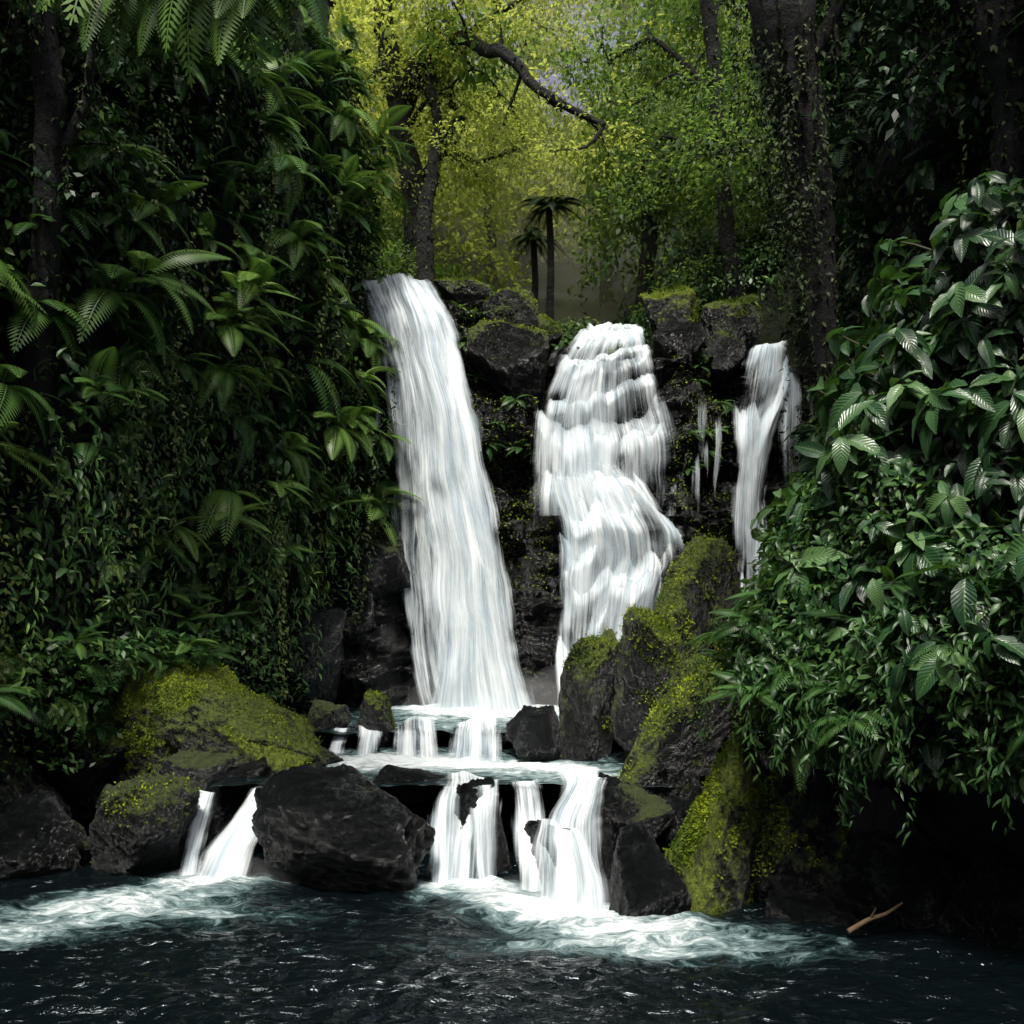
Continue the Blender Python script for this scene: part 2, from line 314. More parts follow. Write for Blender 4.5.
fall(b,[(a+8,q-8,y_,d-.12) for a,q,y_,d in r2],lambda u,v:.55-.15*v,16,wob=.12,brk=.6,tiers=4.3,bul=.02,nu=110,nv=140)
r3=[(543,640,462,18.3),(542,664,490,18.15),(544,694,530,18.0),(547,698,560,17.95),(550,680,600,17.9),(552,660,650,17.85),(554,650,720,17.8)]
fall(b,r3,lambda u,v:(1.15-.45*(u>.7)-.2*v)*S(v,-.1,.2)-.35*(v<.1),7,wob=.15,brk=.5,tiers=2.3,bul=.02,nu=110,nv=140)
fall(b,[(a+6,q-6,y_,d-.12) for a,q,y_,d in r3],lambda u,v:.55*S(v,0,.2),17,wob=.12,brk=.5,tiers=3.1,bul=.02,nu=90,nv=120)
b.build('waterfall',[M_fall])
b=B()
fall(b,[(752,788,342,20.3),(742,794,350,19.7),(732,800,380,19.5),(728,784,430,19.4),(725,772,500,19.3),(723,772,580,19.2),(723,772,640,19.1)],lambda u,v:.95-.15*v,12,brk=.6,tiers=2.4,bul=.02,nu=60,nv=110)
fall(b,[(745,786,345,19.7),(738,790,380,19.4),(736,768,440,19.3),(734,764,600,19.1)],c(.6),14,brk=.3)
fall(b,[(764,806,372,19.5),(766,810,410,19.4),(764,814,520,19.3)],sp(1.),13,endfade=True,brk=.3)
b.build('waterfall',[M_fall])
b=B()
for k in range(14):
    a=U(350,398) if k<9 else U(686,722); y0=U(370,450) if k>=9 else U(300,520)
    w=U(10,26);h=U(120,220);x_,_,z_=W(a,y0,18.8);d=cy(x_,z_)-.5
    fall(b,[(a,a+w,y0,d+.15),(a-1,a+w+1,y0+h*.3,d),(a-2,a+w+2,y0+h,d-.05)],sp(U(.45,.6)),20+k,wob=.03,endfade=True,nu=16,nv=40)
b.build('cliff_trickles',[M_fall])

# cascades
b=B();ca=[
 ([(256,306,775,11.9),(238,296,790,11.5),(196,276,840,11.1),(172,262,892,10.8)],1.05),
 ([(262,292,780,11.7),(232,276,820,11.3),(200,262,888,10.9)],.7),
 ([(188,234,790,11.8),(178,224,830,11.4),(160,214,878,11.0)],.85),
 ([(430,514,774,12.0),(428,514,787,11.2),(428,510,830,10.9),(424,508,894,10.7)],.75),
 ([(434,480,780,11.5),(430,474,800,11.05),(424,472,896,10.6)],.85),
 ([(466,508,782,11.5),(464,510,800,11.0),(466,510,894,10.6)],.7),
 ([(504,554,774,12.0),(503,557,790,11.1),(498,564,840,10.75),(500,562,894,10.45)],1.0),
 ([(546,608,766,12.1),(550,604,785,11.3),(528,592,815,10.9),(513,602,850,10.5),(504,624,917,10.05)],.9),
 ([(572,624,770,12.0),(572,614,785,11.2),(558,608,815,10.8),(548,614,850,10.4),(546,630,917,10.0)],.75),
 ([(535,590,822,10.6),(520,608,842,10.3),(510,626,880,10.1),(502,634,920,9.9)],.75),
 ([(350,388,724,14.4),(348,390,740,13.9),(343,394,762,13.6)],.9),
 ([(390,442,720,14.5),(388,447,735,13.9),(383,452,762,13.5)],.8),
 ([(443,507,720,14.5),(438,510,735,13.9),(434,512,762,13.5)],.8),
 ([(322,358,726,14.6),(318,354,745,14.2),(306,352,770,13.7)],.9)]
for k,(r_,q) in enumerate(ca): fall(b,r_,c(q),50+k,wob=.14,nv=50,brk=.35)
b.build('rapids',[M_fall])

# ---------- water sheets
def wsheet(xs,ys,z0,foam,amp,name):
    X,Y=np.meshgrid(xs,ys,indexing='ij');f=np.clip(foam(X,Y),0,1.2)
    h=fbm(P3(X*1.1,Y*1.8,0),4,.5)*amp*(1+1.6*f)+amp*.45*(1-2*np.abs(fbm(P3(X*2.6,Y*5,3),3)))
    b=B();b.add(P3(X,Y,z0+h),gridF(len(xs),len(ys)),None,f);return b.build(name,[M_water])
def G(X,Y,x,y,sx,sy): return np.exp(-((X-x)/sx)**2-((Y-y)/sy)**2)
def foam0(X,Y):
    f=1.1*G(X,Y,-3.1,10.8,.8,.5)+.85*G(X,Y,-3.9,10.0,1.2,.5)+.75*G(X,Y,-4.9,9.2,1.3,.5)+.35*G(X,Y,-2.6,9.6,1.2,.4)
    f+=1.1*G(X,Y,-.55,10.6,.8,.35)+1.25*G(X,Y,.35,10.0,.9,.4)+.8*G(X,Y,1.1,9.4,1.0,.35)+.5*G(X,Y,.9,8.9,1.6,.4)+.35*G(X,Y,2.1,8.7,1.1,.4)
    f+=.14*G(X,Y,-.5,8.6,5,1.2)
    return f
ys=np.r_[np.linspace(-40,4,60),np.linspace(4.05,13,300)]
wsheet(np.linspace(-9,8,560),ys,0,foam0,.08,'river')
def foam1(X,Y): return 1.1*G(X,Y,-.6,17.4,1.5,.9)+.95*G(X,Y,1.6,17.6,1.1,.9)+.45*G(X,Y,-.3,15.5,2.5,1.3)+.3
wsheet(np.linspace(-4,3.5,200),np.linspace(14.2,19,140),1.13,foam1,.05,'plunge_pool')
def foam2(X,Y): return .7*G(X,Y,-1.8,13.4,1.3,.8)+.9*G(X,Y,-.3,13,1.2,.6)+.5*G(X,Y,.6,12.2,1,1)+.32
wsheet(np.linspace(-3.4,1.9,200),np.linspace(11.5,14.6,120),.9,foam2,.045,'rock_pool')

# ---------- rocks
def ico(n):
    bm=bmesh.new();bmesh.ops.create_icosphere(bm,subdivisions=n,radius=1);bm.verts.ensure_lookup_table()
    V=np.array([v.co[:] for v in bm.verts]);F=np.array([[v.index for v in f.verts] for f in bm.faces]);bm.free();return V,F
IV,IF=ico(6);JV,JF=ico(5)
def boulder(name,a0,a1,b0,b1,d,m,seed,tilt=0,dep=.9,tuft=0,el=1.,sharp=22,lo=False,sink=0.25,thr=.35):
    r=np.random.default_rng(seed);V,F=(JV,JF) if lo else (IV,IF)
    n=nrm(r.normal(size=(13,3)));n[0]=nrm(np.array([.1,-.3,1.]));o=r.uniform(.62,1.,13)
    dt=V@n.T; q=np.where(dt>.05,dt/o,0.0); rad=(np.sum(q**sharp,1)+1e-6)**(-1/sharp); rad=np.minimum(rad,1.45)
    P_=V*rad[:,None]
    P_=P_*np.array([el,1,1]); ct,st_=math.cos(tilt),math.sin(tilt)
    x=P_[:,0]*ct-P_[:,2]*st_;z=P_[:,0]*st_+P_[:,2]*ct;P_=np.stack([x,P_[:,1],z],-1)
    rid=1-np.abs(fbm(P_*2.6+seed,5,.6))*2
    chip=np.floor(4*(fbm(P_*1.6+seed*1.7,2)+P_@n[3]*.5))/4
    P_=P_*(1+.08*fbm(P_*1.7+seed*3.3,4,.5)+.08*rid+.12*(chip-chip.mean())+.06*fbm(P_*7+seed,4,.65))[:,None]
    mn=P_.min(0);mx=P_.max(0);P_=(P_-(mn+mx)/2)/((mx-mn)/2)
    w=(a1-a0)/1024*d/2;h=(b1-b0)/1024*d/2;C=W((a0+a1)/2,(b0+b1)/2,d)
    h2=h*(1+sink);C[2]-=h*sink
    V2=P_*np.array([w,dep*math.sqrt(w*h),h2])+C
    fn=np.cross(V2[F[:,1]]-V2[F[:,0]],V2[F[:,2]]-V2[F[:,0]]);vnm=np.zeros_like(V2)
    for k in range(3): np.add.at(vnm,F[:,k],fn)
    vnm=nrm(vnm)
    bb=B();bb.add(V2,F)
    if tuft:
        ms=vnm[:,2]*1.0+1.3*fbm(V2*2.2+seed,4)
        idx=np.where(ms>thr)[0]
        if len(idx):
            idx=r.choice(idx,tuft);nn=nrm(vnm[idx]+.7*r.normal(size=(tuft,3)))
            pos=V2[idx]+r.normal(size=(tuft,3))*.012
            bb.inst(kite,basis(nn,r.normal(size=(tuft,3))),pos,r.uniform(.015,.045,tuft),np.clip(.5+1.2*fbm(pos*2.5,3)+r.normal(size=tuft)*.12,0,1),1)
    return bb.build(name,[m,M_tuft])
bo=boulder
bo('mossy_boulder',112,326,654,790,13,M_moss,5,-.35,.8,16000,1.5,thr=.25)
bo('mossy_boulder',170,330,690,790,12.9,M_moss2,15,-.45,.8,1500,1.6)
bo('mossy_boulder',40,150,690,800,13.2,M_moss2,8,.1,.9,3500)
bo('boulder',86,196,776,880,11.2,M_rock,21,.2,.9,900)
bo('boulder',-30,90,790,890,11.4,M_wet,22,.1,.9)
bo('boulder',250,437,766,898,10.7,M_wet,3,-.12,.7,0,1.3,26)
bo('boulder',150,215,795,880,11.9,M_wet,31)
bo('boulder',205,262,772,850,12.1,M_wet,33)
bo('boulder',420,520,780,905,11.2,M_wet,35,0,.6)
bo('boulder',518,622,825,930,10.55,M_wet,37,.0,.7)
bo('boulder',575,640,775,850,11.5,M_wet,39)
bo('boulder',370,445,765,800,12.0,M_wet,40)
bo('boulder',505,562,706,760,13.6,M_wet,41)
bo('boulder',446,508,722,765,14.3,M_wet,43)
bo('boulder',392,440,720,762,14.4,M_wet,44)
bo('mossy_boulder',354,394,690,745,14.4,M_moss2,45,0,.8,600)
bo('boulder',300,352,700,750,15,M_rock,46)
bo('boulder',270,350,740,790,13.3,M_rock,47,-.2)
bo('mossy_boulder',556,628,629,772,13.7,M_moss2,51,.15,.8,2500)
bo('mossy_boulder',612,702,606,735,13.2,M_moss2,52,-.1,.9,5500,thr=.2)
bo('mossy_boulder',618,748,534,700,14.6,M_moss2,153,.5,.8,6500,1.4,thr=.2)
bo('mossy_boulder',598,748,655,835,12.0,M_moss2,54,.85,.7,6500,1.7,thr=.15)
bo('mossy_boulder',636,768,722,945,10.4,M_moss,155,.95,.7,11000,1.5,thr=.15)
bo('boulder',608,690,822,930,10.0,M_wet,56,-.3)
bo('mossy_boulder',752,850,738,950,10.2,M_moss2,57,1.2,.8,6500,1.4,thr=.15)
bo('boulder',765,850,890,960,9.6,M_wet,58)
bo('boulder',830,960,830,960,9.8,M_wet,59)
bo('boulder',930,1080,840,960,9.2,M_wet,60)
bo('boulder',-60,60,740,880,12,M_rock,61)
for k,(a0,a1,b0,b1,d,m,tf) in enumerate([(434,492,277,312,19.3,M_moss2,1500),(482,538,288,334,19.1,M_moss2,1500),(528,562,312,350,19.2,M_moss2,1500),(466,548,325,392,19.0,M_moss2,4500),
  (430,470,300,340,19.2,M_rock,800),(650,706,322,376,19.6,M_wet,0),(640,700,285,335,20.3,M_moss,5500),(700,760,290,350,20.6,M_moss2,2900),
  (334,412,528,600,17.9,M_rock,0),(352,400,300,360,18.7,M_rock,300),(799,835,345,420,20,M_wet,0),(690,745,560,620,17.5,M_wet,0),(270,345,600,700,16.5,M_wet,0),(700,744,330,372,19.9,M_rock,900)]):
    bo('mossy_boulder' if tf>400 else 'boulder',a0,a1,b0,b1,d,m,100+k,U(-.3,.3),.9,tf)
for k in range(20):
    if k<13: a=U(-20,330);bb=U(770,800) if a>110 else U(840,880);d=U(11.3,13.5)
    else: a=U(600,760);bb=U(800,830);d=U(10.9,11.6)
    w=U(18,46);bo('boulder',a-w,a+w,bb-w*.6,bb+w*.7,d,M_rock if k%2 else M_wet,200+k,U(-.5,.5),1,0,1.2,18,True)

def tube(b,pts,rad,sides=8,mat=0,sub=5,jit=0,rnd=.5):
    pts=np.array(pts,float);rad=np.array(rad,float);n=len(pts)
    k=np.linspace(0,n-1,(n-1)*sub+1);i=np.clip(np.floor(k).astype(int),0,n-2);f=(k-i)[:,None]
    p0=pts[np.clip(i-1,0,n-1)];p1=pts[i];p2=pts[i+1];p3=pts[np.clip(i+2,0,n-1)]
    P_=.5*((2*p1)+(-p0+p2)*f+(2*p0-5*p1+4*p2-p3)*f**2+(-p0+3*p1-3*p2+p3)*f**3)
    R=np.interp(k,np.arange(n),rad)
    if jit: P_=P_+np.stack([fbm(P_*1.3+q*9,3) for q in range(3)],-1)*jit
    T=nrm(np.gradient(P_,axis=0));ref=np.array([.3,.9,.1]);x=nrm(np.cross(T,ref));y=np.cross(T,x)
    a=np.linspace(0,2*np.pi,sides+1)
    rr=R[:,None]*(1+.25*fbm(P3(np.cos(a)[None]*1.5,np.sin(a)[None]*1.5,k[:,None]*.6+R[0]*50),3))
    V=P_[:,None,:]+(np.cos(a)[None,:,None]*x[:,None]+np.sin(a)[None,:,None]*y[:,None])*rr[...,None]
    b.add(V,gridF(len(k),sides+1),np.stack(np.broadcast_arrays(a[None]/6.28,k[:,None]),-1),rnd,mat);return P_
b=B();tube(b,[W(848,932,9.0),W(868,920,9.05),W(885,914,9.1),W(902,903,9.2)],[.024,.022,.017,.009],8,0,5,.02)
tube(b,[W(870,919,9.05),W(876,908,9.0)],[.012,.005],6);b.build('driftwood_branch',[M_wood])

# ---------- foliage helpers
def ferns(b,P_,n,L0,L1,mat=0,nf=(6,10),dr=.35,rb=.5):
    for k in range(4):
        Ps=[];D=[];NN=[];Ls=[];R_=[]
        for i in range(k,len(P_),4):
            m=rng.integers(*nf);l=U(L0,L1);rc=rb+rng.normal()*.18
            for j in range(m):
                s_=np.cross(n[i],[0,0,1]);d=n[i]*U(.3,1)+s_*U(-1.2,1.2)+np.array([0,0,U(-dr,.7)])
                Ps.append(P_[i]);D.append(d);NN.append(np.array([0,0,1.])+n[i]*.4+rng.normal(size=3)*.15);Ls.append(l*U(.7,1.1));R_.append(rc+rng.normal()*.08)
        if Ps: b.inst(fr[k],basis(np.array(D),np.array(NN)),np.array(Ps),np.array(Ls),np.clip(R_,0,1),mat)
def leaves(b,T,P_,n,sz,mat=0,out=.6,down=.5,spr=.6,rb=.45,rv=.2):
    N=len(P_);d=n*out+np.array([0,0,-down])+rng.normal(size=(N,3))*spr
    up=n*.6+np.array([0,0,.8])+rng.normal(size=(N,3))*.35
    b.inst(T,basis(d,up),P_,sz*U(.6,1.3,N),np.clip(rb+rng.normal(size=N)*rv,0,1),mat)
def strands(b,P_,n,L0,L1,step,sz,T,mat=0,rb=.4):
    A=[];NN=[];R_=[]
    for i in range(len(P_)):
        l=U(L0,L1);m=int(l/step);t=np.arange(m)*step;ph=U(0,6)
        q=P_[i]+n[i]*(.12*np.sin(t*1.3+ph)+.15)[:,None]+np.stack([.05*np.sin(t*3+ph),.05*np.cos(t*2.3+ph),-t],-1)+rng.normal(size=(m,3))*.03
        A.append(q);NN.append(np.repeat(n[i][None],m,0));R_.append(np.full(m,np.clip(rb+rng.normal()*.2,0,1)))
    A=np.concatenate(A);NN=np.concatenate(NN);R_=np.concatenate(R_);N=len(A)
    d=NN*.5+np.array([0,0,-.8])+rng.normal(size=(N,3))*.55
    b.inst(T,basis(d,NN+np.array([0,0,.5])+rng.normal(size=(N,3))*.4),A,sz*U(.6,1.3,N),np.clip(R_+rng.normal(size=N)*.12,0,1),mat)
def samp(Wf,N,s0,s1,z0,z1,off0=0,off1=.5,clump=0,thr=0.):
    s_=U(s0,s1,N);z_=U(z0,z1,N);p,n=Wf(s_,z_)
    if clump:
        k=fbm(p*clump+31,3)>thr;p=p[k];n=n[k]
    return p+n*U(off0,off1,len(p))[:,None],n
b=B()
p,n=samp(LW,42000,.15,.93,1.9,13,-.05,.35,.7,-.2);leaves(b,kite,p,n,.14,0,.5,.7,.6,.35,.25);
p,n=samp(LW,11000,.15,.93,1.9,13,.1,.6,.6,.02);leaves(b,med,p,n,.17,0,.6,.6,.5,.65,.28)
b.build('understory_foliage',[M_dark])
b=B()
p,n=samp(LW,400,.15,.93,2.2,13,.1,.5,.35,-.15);ferns(b,p,n,.4,.9,0,(5,9),.4,.55)
p,n=samp(LW,90,.3,.8,4,11.5,.3,.7);ferns(b,p,n,.8,1.2,0,(4,7),.5,.85)
b.build('fern_bank',[M_fern])
b=B()
p,n=samp(LW,420,.15,.93,4,13.5,.2,.9,.5,-.1);strands(b,p,n,1,3.2,.035,.085,kite,0,.5)
p,n=samp(LW,260,.3,.9,3.0,7,.3,.7,.5,-.05);strands(b,p,n,.8,1.9,.05,.15,slim,1,.55)
b.build('hanging_vines',[M_vine,M_fern])
b=B()
p,n=samp(LW,220,.15,.8,2.4,9.5,.35,.7,.6,.0)
p=np.repeat(p,6,0)+rng.normal(size=(len(p)*6,3))*.12;n=np.repeat(n,6,0);leaves(b,big,p,n,.2,0,.8,.35,.7,.65,.25)
b.build('broadleaf_plants',[M_near])
b=B()
p,n=samp(LW,8000,.05,.7,1.0,2.6,.2,1.1,.8,-.1);leaves(b,kite,p,n,.1,0,.5,.3,.8,.4,.25)
p,n=samp(LW,50,.1,.6,1.3,2.6,.3,1.0);ferns(b,p,n,.35,.7)
b.build('bank_foliage',[M_fern])
b=B()
p,n=samp(RW,34000,.1,.97,2,13.5,-.05,.5,.7,-.25);leaves(b,kite,p,n,.14,0,.5,.7,.6,.3,.2)
p,n=samp(RW,7000,.1,.97,4,13.5,.1,.8,.6,.0);leaves(b,med,p,n,.2,0,.6,.6,.5,.5,.25)
p,n=samp(RW,240,.1,.97,3,13,.1,.6,.5,-.1);ferns(b,p,n,.5,1.0,0,(6,10),.35,.3)
p,n=samp(RW,320,.1,.97,5,13.5,.2,1.0,.5,-.1);strands(b,p,n,1,3,.04,.09,kite,1,.4)
b.build('understory_foliage',[M_dark,M_vine])
b=B()
infall=((CV[...,0]>.7)&(CV[...,0]<2.9))|(CV[...,0]<-1.0)&(CV[...,0]>-2.8)|(CV[...,0]>4.3)&(CV[...,0]<5.6)
msk=(np.abs(CN[...,2])>.3)&(CV[...,2]>3.2)&(fbm(CV*.9+4,3)>-.2)&~infall
ii=np.argwhere(msk);ii=ii[rng.integers(0,len(ii),42000)];pp=CV[ii[:,0],ii[:,1]]+rng.normal(size=(42000,3))*.03
leaves(b,kite,pp,np.tile([0,-.6,.6],(42000,1)),.05,0,.5,.1,.8,.45,.25)
ii=np.argwhere(msk&(CV[...,2]>5.5));ii=ii[rng.integers(0,len(ii),170)];ferns(b,CV[ii[:,0],ii[:,1]],np.tile([0,-1.,.1],(170,1)),.2,.45,1)
b.build('cliff_moss',[M_tuft,M_fern])
# right bush
b=B()
N=230
s_=U(.0,.8,N);z_=U(2.3,6.7,N)
k=(z_>3.3)|(s_<.42);s_=s_[k];z_=z_[k];N=len(s_)
p,n=RB(s_,z_,U(-.1,.55,N))
bp,_=RB(s_,z_-.4,np.full(N,-.5))
Ps=[];D=[];NN=[];Sz=[];R_=[]
for i in range(N):
    m=rng.integers(6,11);ph=U(0,6.28);ax=nrm(n[i]*.8+np.array([0,0,.7])+rng.normal(size=3)*.25);e1=nrm(np.cross(ax,[.2,.5,.9]));e2=np.cross(ax,e1);sz=U(.22,.42);rr=np.clip(.5+rng.normal()*.28,0,1)
    for j in range(m):
        an=ph+j*2.4+U(-.3,.3);d=e1*math.cos(an)+e2*math.sin(an)+ax*U(-.25,.6)+np.array([0,0,-.3])
        Ps.append(p[i]+ax*U(-.2,.05));D.append(d);NN.append(ax+rng.normal(size=3)*.25);Sz.append(sz*U(.6,1.25));R_.append(np.clip(rr+rng.normal()*.13,0,1))
    tube(b,[bp[i],(bp[i]+p[i])/2+rng.normal(size=3)*.08,p[i]],[.018,.012,.007],5,1,3)
Ps=np.array(Ps);D=np.array(D);NN=np.array(NN);Sz=np.array(Sz);R_=np.array(R_);h=U(0,1,len(Ps))>.5
b.inst(big,basis(D[h],NN[h]),Ps[h],Sz[h],R_[h]);b.inst(big2,basis(D[~h],NN[~h]),Ps[~h],Sz[~h],R_[~h])
p2,n2=RB(U(0,1,4500),U(1.6,7.0,4500),U(-.45,.1,4500));leaves(b,big,p2,n2,.24,0,.6,.6,.5,.08,.08)
b.build('broadleaf_shrub',[M_near,M_stem])
b=B()
s2=U(.1,.95,22000);z2=U(1.45,4.2,22000);k=fbm(P3(s2*9,z2*1.6,2),3)>-.12-.25*(s2>.4);s2=s2[k];z2=z2[k]
p2,n2=RB(s2,z2,U(-.35,.35,len(s2)));leaves(b,med,p2,n2,.105,0,.7,.35,.7,.3,.28)
p2,n2=RB(U(.1,.95,150),U(1.7,3,150),U(0,.4,150));strands(b,p2,n2,.3,.8,.035,.1,slim,0,.3)
p2,n2=RB(U(.1,.9,40),U(1.7,3.2,40),U(0,.3,40));ferns(b,p2,n2,.3,.6)
b.build('small_leaf_shrub',[M_fern])

# ---------- trees
def clump(b,C,R,N,T,sz,mat=1,rb=.5,flat=.6):
    q=rdir(N)*(U(.25,1,N)**.5)[:,None]*R*np.array([1,1,flat]);pos=C+q
    d=nrm(q)*.6+np.array([0,0,-.35])+rng.normal(size=(N,3))*.5
    b.inst(T,basis(d,np.array([0,0,1.])+rng.normal(size=(N,3))*.5),pos,sz*U(.6,1.3,N),np.clip(rb+rng.normal(size=N)*.18,0,1),mat)
def tree(name,trunk,rads,branches,leafN=260,leafR=.9,leafsz=.16,lmat=None,moss=True,auto=6,al=2.5,fromz=.35,hang=0):
    e=empty(name);b=B();f=B()
    P_=tube(b,trunk,rads,12,0,8,.12)
    tips=[]
    allb=[(np.array(q),r0) for q,r0 in branches]
    for k in range(auto):
        i=int(U(fromz,1)*(len(P_)-1));st_=P_[i];d=nrm(np.array([U(-1,1),U(-1,1),U(.1,.9)]));l=al*U(.6,1.2)
        m1=st_+d*l*.5+np.array([0,0,.25*l]);m2=st_+d*l*np.array([1,1,.6])+rng.normal(size=3)*.2;allb.append((np.array([st_,m1,m2]),rads[-1]*.5))
    for q,r0 in allb:
        r_=np.linspace(r0,r0*.25,len(q));BP=tube(b,q,r_,7,0,6,.15)
        for j in range(3,len(BP),3):
            d=nrm(rng.normal(size=3)+np.array([0,0,.25]));l=U(.5,1.2);t1=BP[j]+d*l
            tube(b,[BP[j],BP[j]+d*l*.5+rng.normal(size=3)*.08,t1],[r0*.25,r0*.15,.006],5,0,3);tips.append(t1)
        tips.append(BP[-1])
        if hang: strands(f,BP[rng.integers(0,len(BP),hang)],np.tile([0,-.3,0],(hang,1)),.3,1.2,.035,.07,kite,1,.5)
    for t_ in tips:
        clump(f,t_,leafR*U(.6,1.2),int(leafN*U(.5,1.1)),kite,leafsz,0,np.clip(.5+rng.normal()*.25,0,1))
    b.build('trunk',[M_bark],True,e)
    if moss:
        V=np.concatenate(b.V);idx=rng.integers(0,len(V),4000);n=rdir(4000)*np.array([1,1,.3]);leaves(f,kite,V[idx],n,.08,1,.6,.9,.5,.45,.2)
    if f.n: f.build('crown',[lmat or M_bg,M_vine],True,e)
    return e
tree('rainforest_tree',[W(408,330,23),W(414,240,23),W(408,160,23),W(395,90,22.6),W(380,-20,22),W(370,-160,21)],[.34,.28,.26,.24,.2,.14],
 [([W(402,120,22.8),W(425,70,22.6),W(450,25,22),W(480,-40,21.5)],.16),([W(396,95,22.6),W(440,40,22.2),W(500,55,20.4),W(545,92,19.8),W(605,124,19.4)],.2),
  ([W(450,40,22.2),W(500,10,22.3),W(560,-30,22.5)],.1),([W(410,190,23),W(445,150,23),W(480,160,23.3),W(520,150,23.5)],.09)],230,.75,.10,M_glow,True,4,2.5,.35,5)
tree('rainforest_tree',[W(738,345,21.5),W(730,270,21.5),W(724,180,21.5),W(716,90,21.3),W(706,0,21),W(696,-120,21)],[.3,.19,.16,.14,.13,.1],
 [([W(720,130,21.4),W(690,150,21.4),W(660,140,21.6),W(630,190,22)],.08),([W(718,110,21.4),W(690,70,21.6),W(650,40,22),W(610,60,22.4)],.09),([W(722,160,21.4),W(750,110,21.2),W(770,50,21)],.08)],230,.75,.10,None,True,4,2.2,.35,8)
tree('vine_covered_tree',[W(850,560,12.3),W(836,400,12.2),W(824,310,12),W(810,200,12),W(796,100,11.8),W(782,0,11.6),W(768,-120,11.4),W(750,-300,11)],[.2,.15,.16,.24,.31,.38,.38,.38],
 [([W(790,90,11.8),W(830,20,11.6),W(880,-60,11.3)],.13),([W(762,-60,11.5),W(730,-110,11.8),W(690,-150,12.3)],.12)],100,.5,.13,M_dark,True,2,1.5,.75)
b=B();P_=np.array([W(806,200,12)+(W(765,-40,11.5)-W(806,200,12))*k for k in np.linspace(0,1,40)])
q=P_[rng.integers(0,40,110)]+rng.normal(size=(110,3))*.14;strands(b,q,nrm(rng.normal(size=(110,3))*np.array([1,1,.05])),.5,2.0,.035,.07,kite,0,.3)
b.build('hanging_moss',[M_vine])
tree('vine_covered_tree',[W(1005,420,10.5),W(1004,250,10.3),W(1012,120,10),W(1004,0,9.8),W(1020,-150,9.6)],[.14,.16,.17,.24,.26],[([W(1008,60,10),W(960,10,10),W(900,-40,10)],.1)],120,.5,.13,M_dark,True,2,1.2,.6)
tree('vine_covered_tree',[W(20,700,12.5),W(34,400,12),W(48,200,11.6),W(40,0,11.3),W(20,-200,11)],[.22,.16,.15,.17,.2],[([W(48,190,11.6),W(90,90,11.5),W(110,-40,11.2)],.08)],100,.5,.12,M_dark,True,3,1.4,.5)
e=empty('overhanging_limb');b=B();LP_=tube(b,[(-8,12,11.5),W(30,-60,10.5),W(130,-40,10),W(210,-28,9.6),W(290,-50,9.4)],[.22,.16,.13,.09,.05],9,0,8,.1);b.build('limb',[M_bark],True,e)
b=B();q=LP_[rng.integers(8,len(LP_),16)];ferns(b,q,np.tile([.25,-.9,-.15],(16,1)),.9,1.4,0,(5,8),.9,.8);strands(b,LP_[rng.integers(8,len(LP_),30)],np.tile([0,-.3,0],(30,1)),.3,1.3,.035,.07,kite,1,.4);b.build('ferns',[M_fern,M_vine],True,e)
tree('rainforest_tree',[W(428,320,21.6),W(424,230,21.5),W(436,150,21.7),W(430,60,22)],[.2,.16,.12,.07],[],200,.7,.10,M_glow,True,4,1.6)
tree('rainforest_tree',[W(492,330,31),W(490,240,31),W(494,120,31),W(500,-20,31)],[.2,.15,.13,.1],[],260,1.3,.17,M_glow,True,7,3,.5,6)
tree('rainforest_tree',[W(640,340,27),W(648,230,27),W(640,120,27),W(655,-30,27)],[.25,.2,.16,.1],[([W(645,200,27),W(680,150,27),W(700,160,27)],.1)],280,1.2,.15,None,True,8,3,.35,8)
tree('rainforest_tree',[W(604,330,36),W(606,230,36),W(612,120,36),W(624,20,36)],[.25,.2,.16,.1],[],260,1.5,.22,M_glow,True,6,3,.4,6)
tree('rainforest_tree',[W(528,330,42),W(526,200,42),W(530,60,42),W(520,-60,42)],[.28,.2,.16,.1],[],220,1.6,.26,M_haze,True,6,3,.4)
tree('rainforest_tree',[W(800,360,22),W(790,240,22),W(800,100,22),W(810,-60,22)],[.2,.17,.15,.1],[],260,1.1,.13,None,True,8,2.5,.2,8)
for (a,bt,tp,d,L_) in [(549,325,208,25,1.1),(533,318,240,26.5,1.0)]:
    e=empty('tree_fern');b=B();tube(b,[W(a,bt,d),W(a+2,(bt+tp)/2,d),W(a,tp,d)],[.11,.09,.08],8,0,6,.04);b.build('trunk',[M_bark],True,e)
    f=B();C=W(a,tp,d);N=16;an=np.arange(N)*2.4;D=P3(np.cos(an),np.sin(an),U(-.1,.6,N));f.inst(fr[1],basis(D,np.tile([0,0,1.],(N,1))),np.repeat(C[None],N,0),L_*U(.7,1.1,N),U(.1,.5,N));f.build('fronds',[M_dark],True,e)

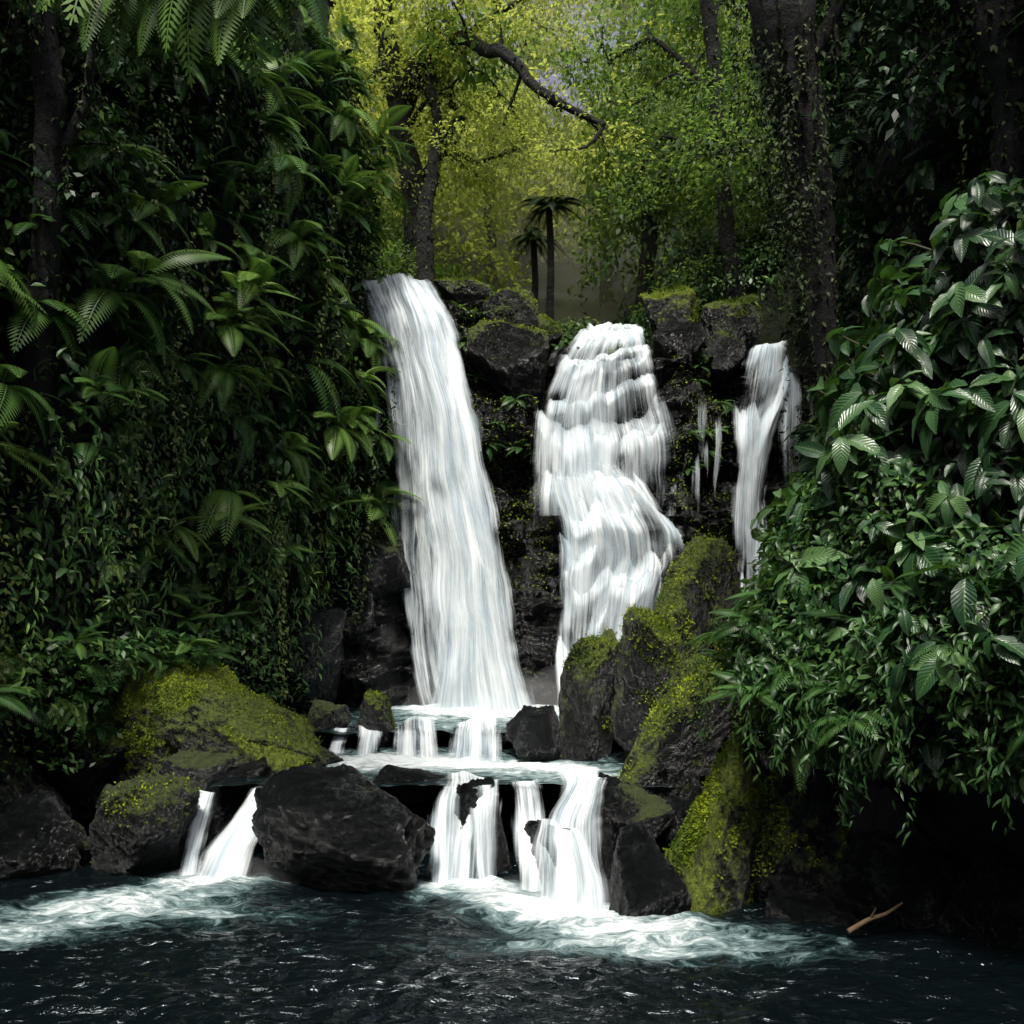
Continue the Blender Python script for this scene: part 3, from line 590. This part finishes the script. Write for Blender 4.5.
def mass(name,y0,y1,n,Rr,nl,sz,m,gap,zoff,m2=None,xw=None):
    b=B()
    for k in range(n):
        y=U(y0,y1);x=U(-(.5*y+5),.5*y+5);xc=.052*y
        if xw is not None: x=xc+U(-xw,xw)
        if abs(x-xc)<gap: continue
        R=U(*Rr);g=float(ground(x,y));C=np.array([x,y,g+U(*zoff)])
        N=int(nl*(R/Rr[1])**2);q=rdir(N);q[:,2]=np.where(q[:,2]<-.3,-q[:,2],q[:,2])
        lump=1+.4*fbm(q*2.2+k*5,3)
        pos=C+q*(R*lump*U(.8,1.05,N))[:,None]*np.array([1,1,.8])
        d=q*.5+np.array([0,0,-.5])+rng.normal(size=(N,3))*.5
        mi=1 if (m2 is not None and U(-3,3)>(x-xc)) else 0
        b.inst(kite,basis(d,q+np.array([0,0,.6])+rng.normal(size=(N,3))*.4),pos,sz*U(.6,1.4,N),np.clip(.45+.25*rng.normal()+rng.normal(size=N)*.15,0,1),mi)
    b.build(name,[m]+([m2] if m2 else []))
mass('undergrowth',20.4,28,260,(.5,1.2),700,.12,M_dark,-1,(0,.5),M_bg)
mass('distant_trees',25,44,160,(1.4,2.8),1500,.2,M_bg,1.2,(.5,4),M_glow)
mass('distant_trees',44,90,150,(2.5,5),1000,.5,M_glow,1.6,(1,5),M_haze)
mass('distant_trees',48,90,30,(2,4),900,.45,M_haze,-1,(-1,3),None,6)
b=B()
for k in range(105):
    if k<80: y=U(20.5,30);x=U(-8,10);z=U(12.5,17.5)+.12*abs(x)+.35*(y-20)
    else:
        y=U(10,20);x=(5+U(0,8))*(1 if k%2 else -1.15);z=U(14.5,17.5)  # unseen side clumps above the frame, added to shade the top corners
    if y>19.9 and abs(x-.052*y-.1)<1.3: continue
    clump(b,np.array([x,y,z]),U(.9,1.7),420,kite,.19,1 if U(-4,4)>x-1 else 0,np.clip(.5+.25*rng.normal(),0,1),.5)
b.build('canopy_and_shade_clumps',[M_bg,M_glow])
b=B()
for x0,y0,x1,y1 in [(-9,12,-5,15),(-8,19,-4,23),(9,11,5,14),(9.5,18,5,21),(-10,25,-5,27),(10,26,5,27)]:
    tube(b,[(x0,y0,12),(x0*.9,y0,14.5),((x0+x1)/2,(y0+y1)/2,16),(x1,y1,16.5)],[.5,.4,.25,.1],9,0,6,.2)
b.build('canopy_limbs',[M_bark])
# humid forest air filling the valley behind the falls, spray at the foot of the falls
def vol(name,col,den):
    m,nt,N,L,o=mat(name);vs=N.new('ShaderNodeVolumeScatter');vs.inputs[0].default_value=(*col,1);vs.inputs['Density'].default_value=den;L.new(vs.outputs[0],o.inputs['Volume']);return m
bv=B();x0,x1,y0,y1,z0,z1=-60,60,26,120,4,80
bv.add([(x0,y0,z0),(x1,y0,z0),(x1,y1,z0),(x0,y1,z0),(x0,y0,z1),(x1,y0,z1),(x1,y1,z1),(x0,y1,z1)],[[0,3,2,1],[4,5,6,7],[0,1,5,4],[1,2,6,5],[2,3,7,6],[3,0,4,7]])
bv.build('valley_mist',[vol('humid_air',(.96,1,.5),.018)],False)
M_sp=vol('spray',(.95,.98,1),.2);KV,KF=ico(4)
for C,R in [((-.45,17.1,1.25),(1.5,.7,.6)),((1.3,17.3,1.4),(1.1,.6,.6)),((.4,10.0,.1),(.8,.4,.22)),((-2.9,10.7,.1),(.7,.4,.2))]:
    bs=B();bs.add(KV*np.array(R)*(1+.12*fbm(KV*1.5+C[0],2))[:,None]+np.array(C),KF);bs.build('water_spray',[M_sp])

# ---------- light, sky, camera
el,rot=math.radians(62),math.radians(-168)
w=bpy.data.worlds.new('World');bpy.context.scene.world=w;w.use_nodes=True;nt=w.node_tree
sk=nt.nodes.new('ShaderNodeTexSky');sk.sky_type='NISHITA';sk.sun_disc=False;sk.sun_elevation=el;sk.sun_rotation=rot;sk.dust_density=5
bg=nt.nodes['Background'];nt.links.new(sk.outputs[0],bg.inputs[0]);bg.inputs[1].default_value=.15
sd=Vector((math.sin(rot)*math.cos(el),math.cos(rot)*math.cos(el),math.sin(el)))
l=bpy.data.lights.new('sun','SUN');l.energy=4.6;l.angle=math.radians(12);l.color=(1,.97,.88);lo=bpy.data.objects.new('sun',l);bpy.context.scene.collection.objects.link(lo);lo.rotation_euler=sd.to_track_quat('Z','Y').to_euler()
cd=bpy.data.cameras.new('camera');cd.sensor_width=36;cd.lens=36;cd.shift_y=(HOR-512)/1024;cd.clip_end=2000
co=bpy.data.objects.new('camera',cd);bpy.context.scene.collection.objects.link(co);co.location=(0,0,CAMZ);co.rotation_euler=(math.radians(90),0,0);bpy.context.scene.camera=co
sc=bpy.context.scene;sc.view_settings.view_transform='Standard';sc.view_settings.look='None';sc.view_settings.exposure=0
print('TOTAL polys',sum(len(o.data.polygons) for o in bpy.data.objects if o.type=='MESH'))
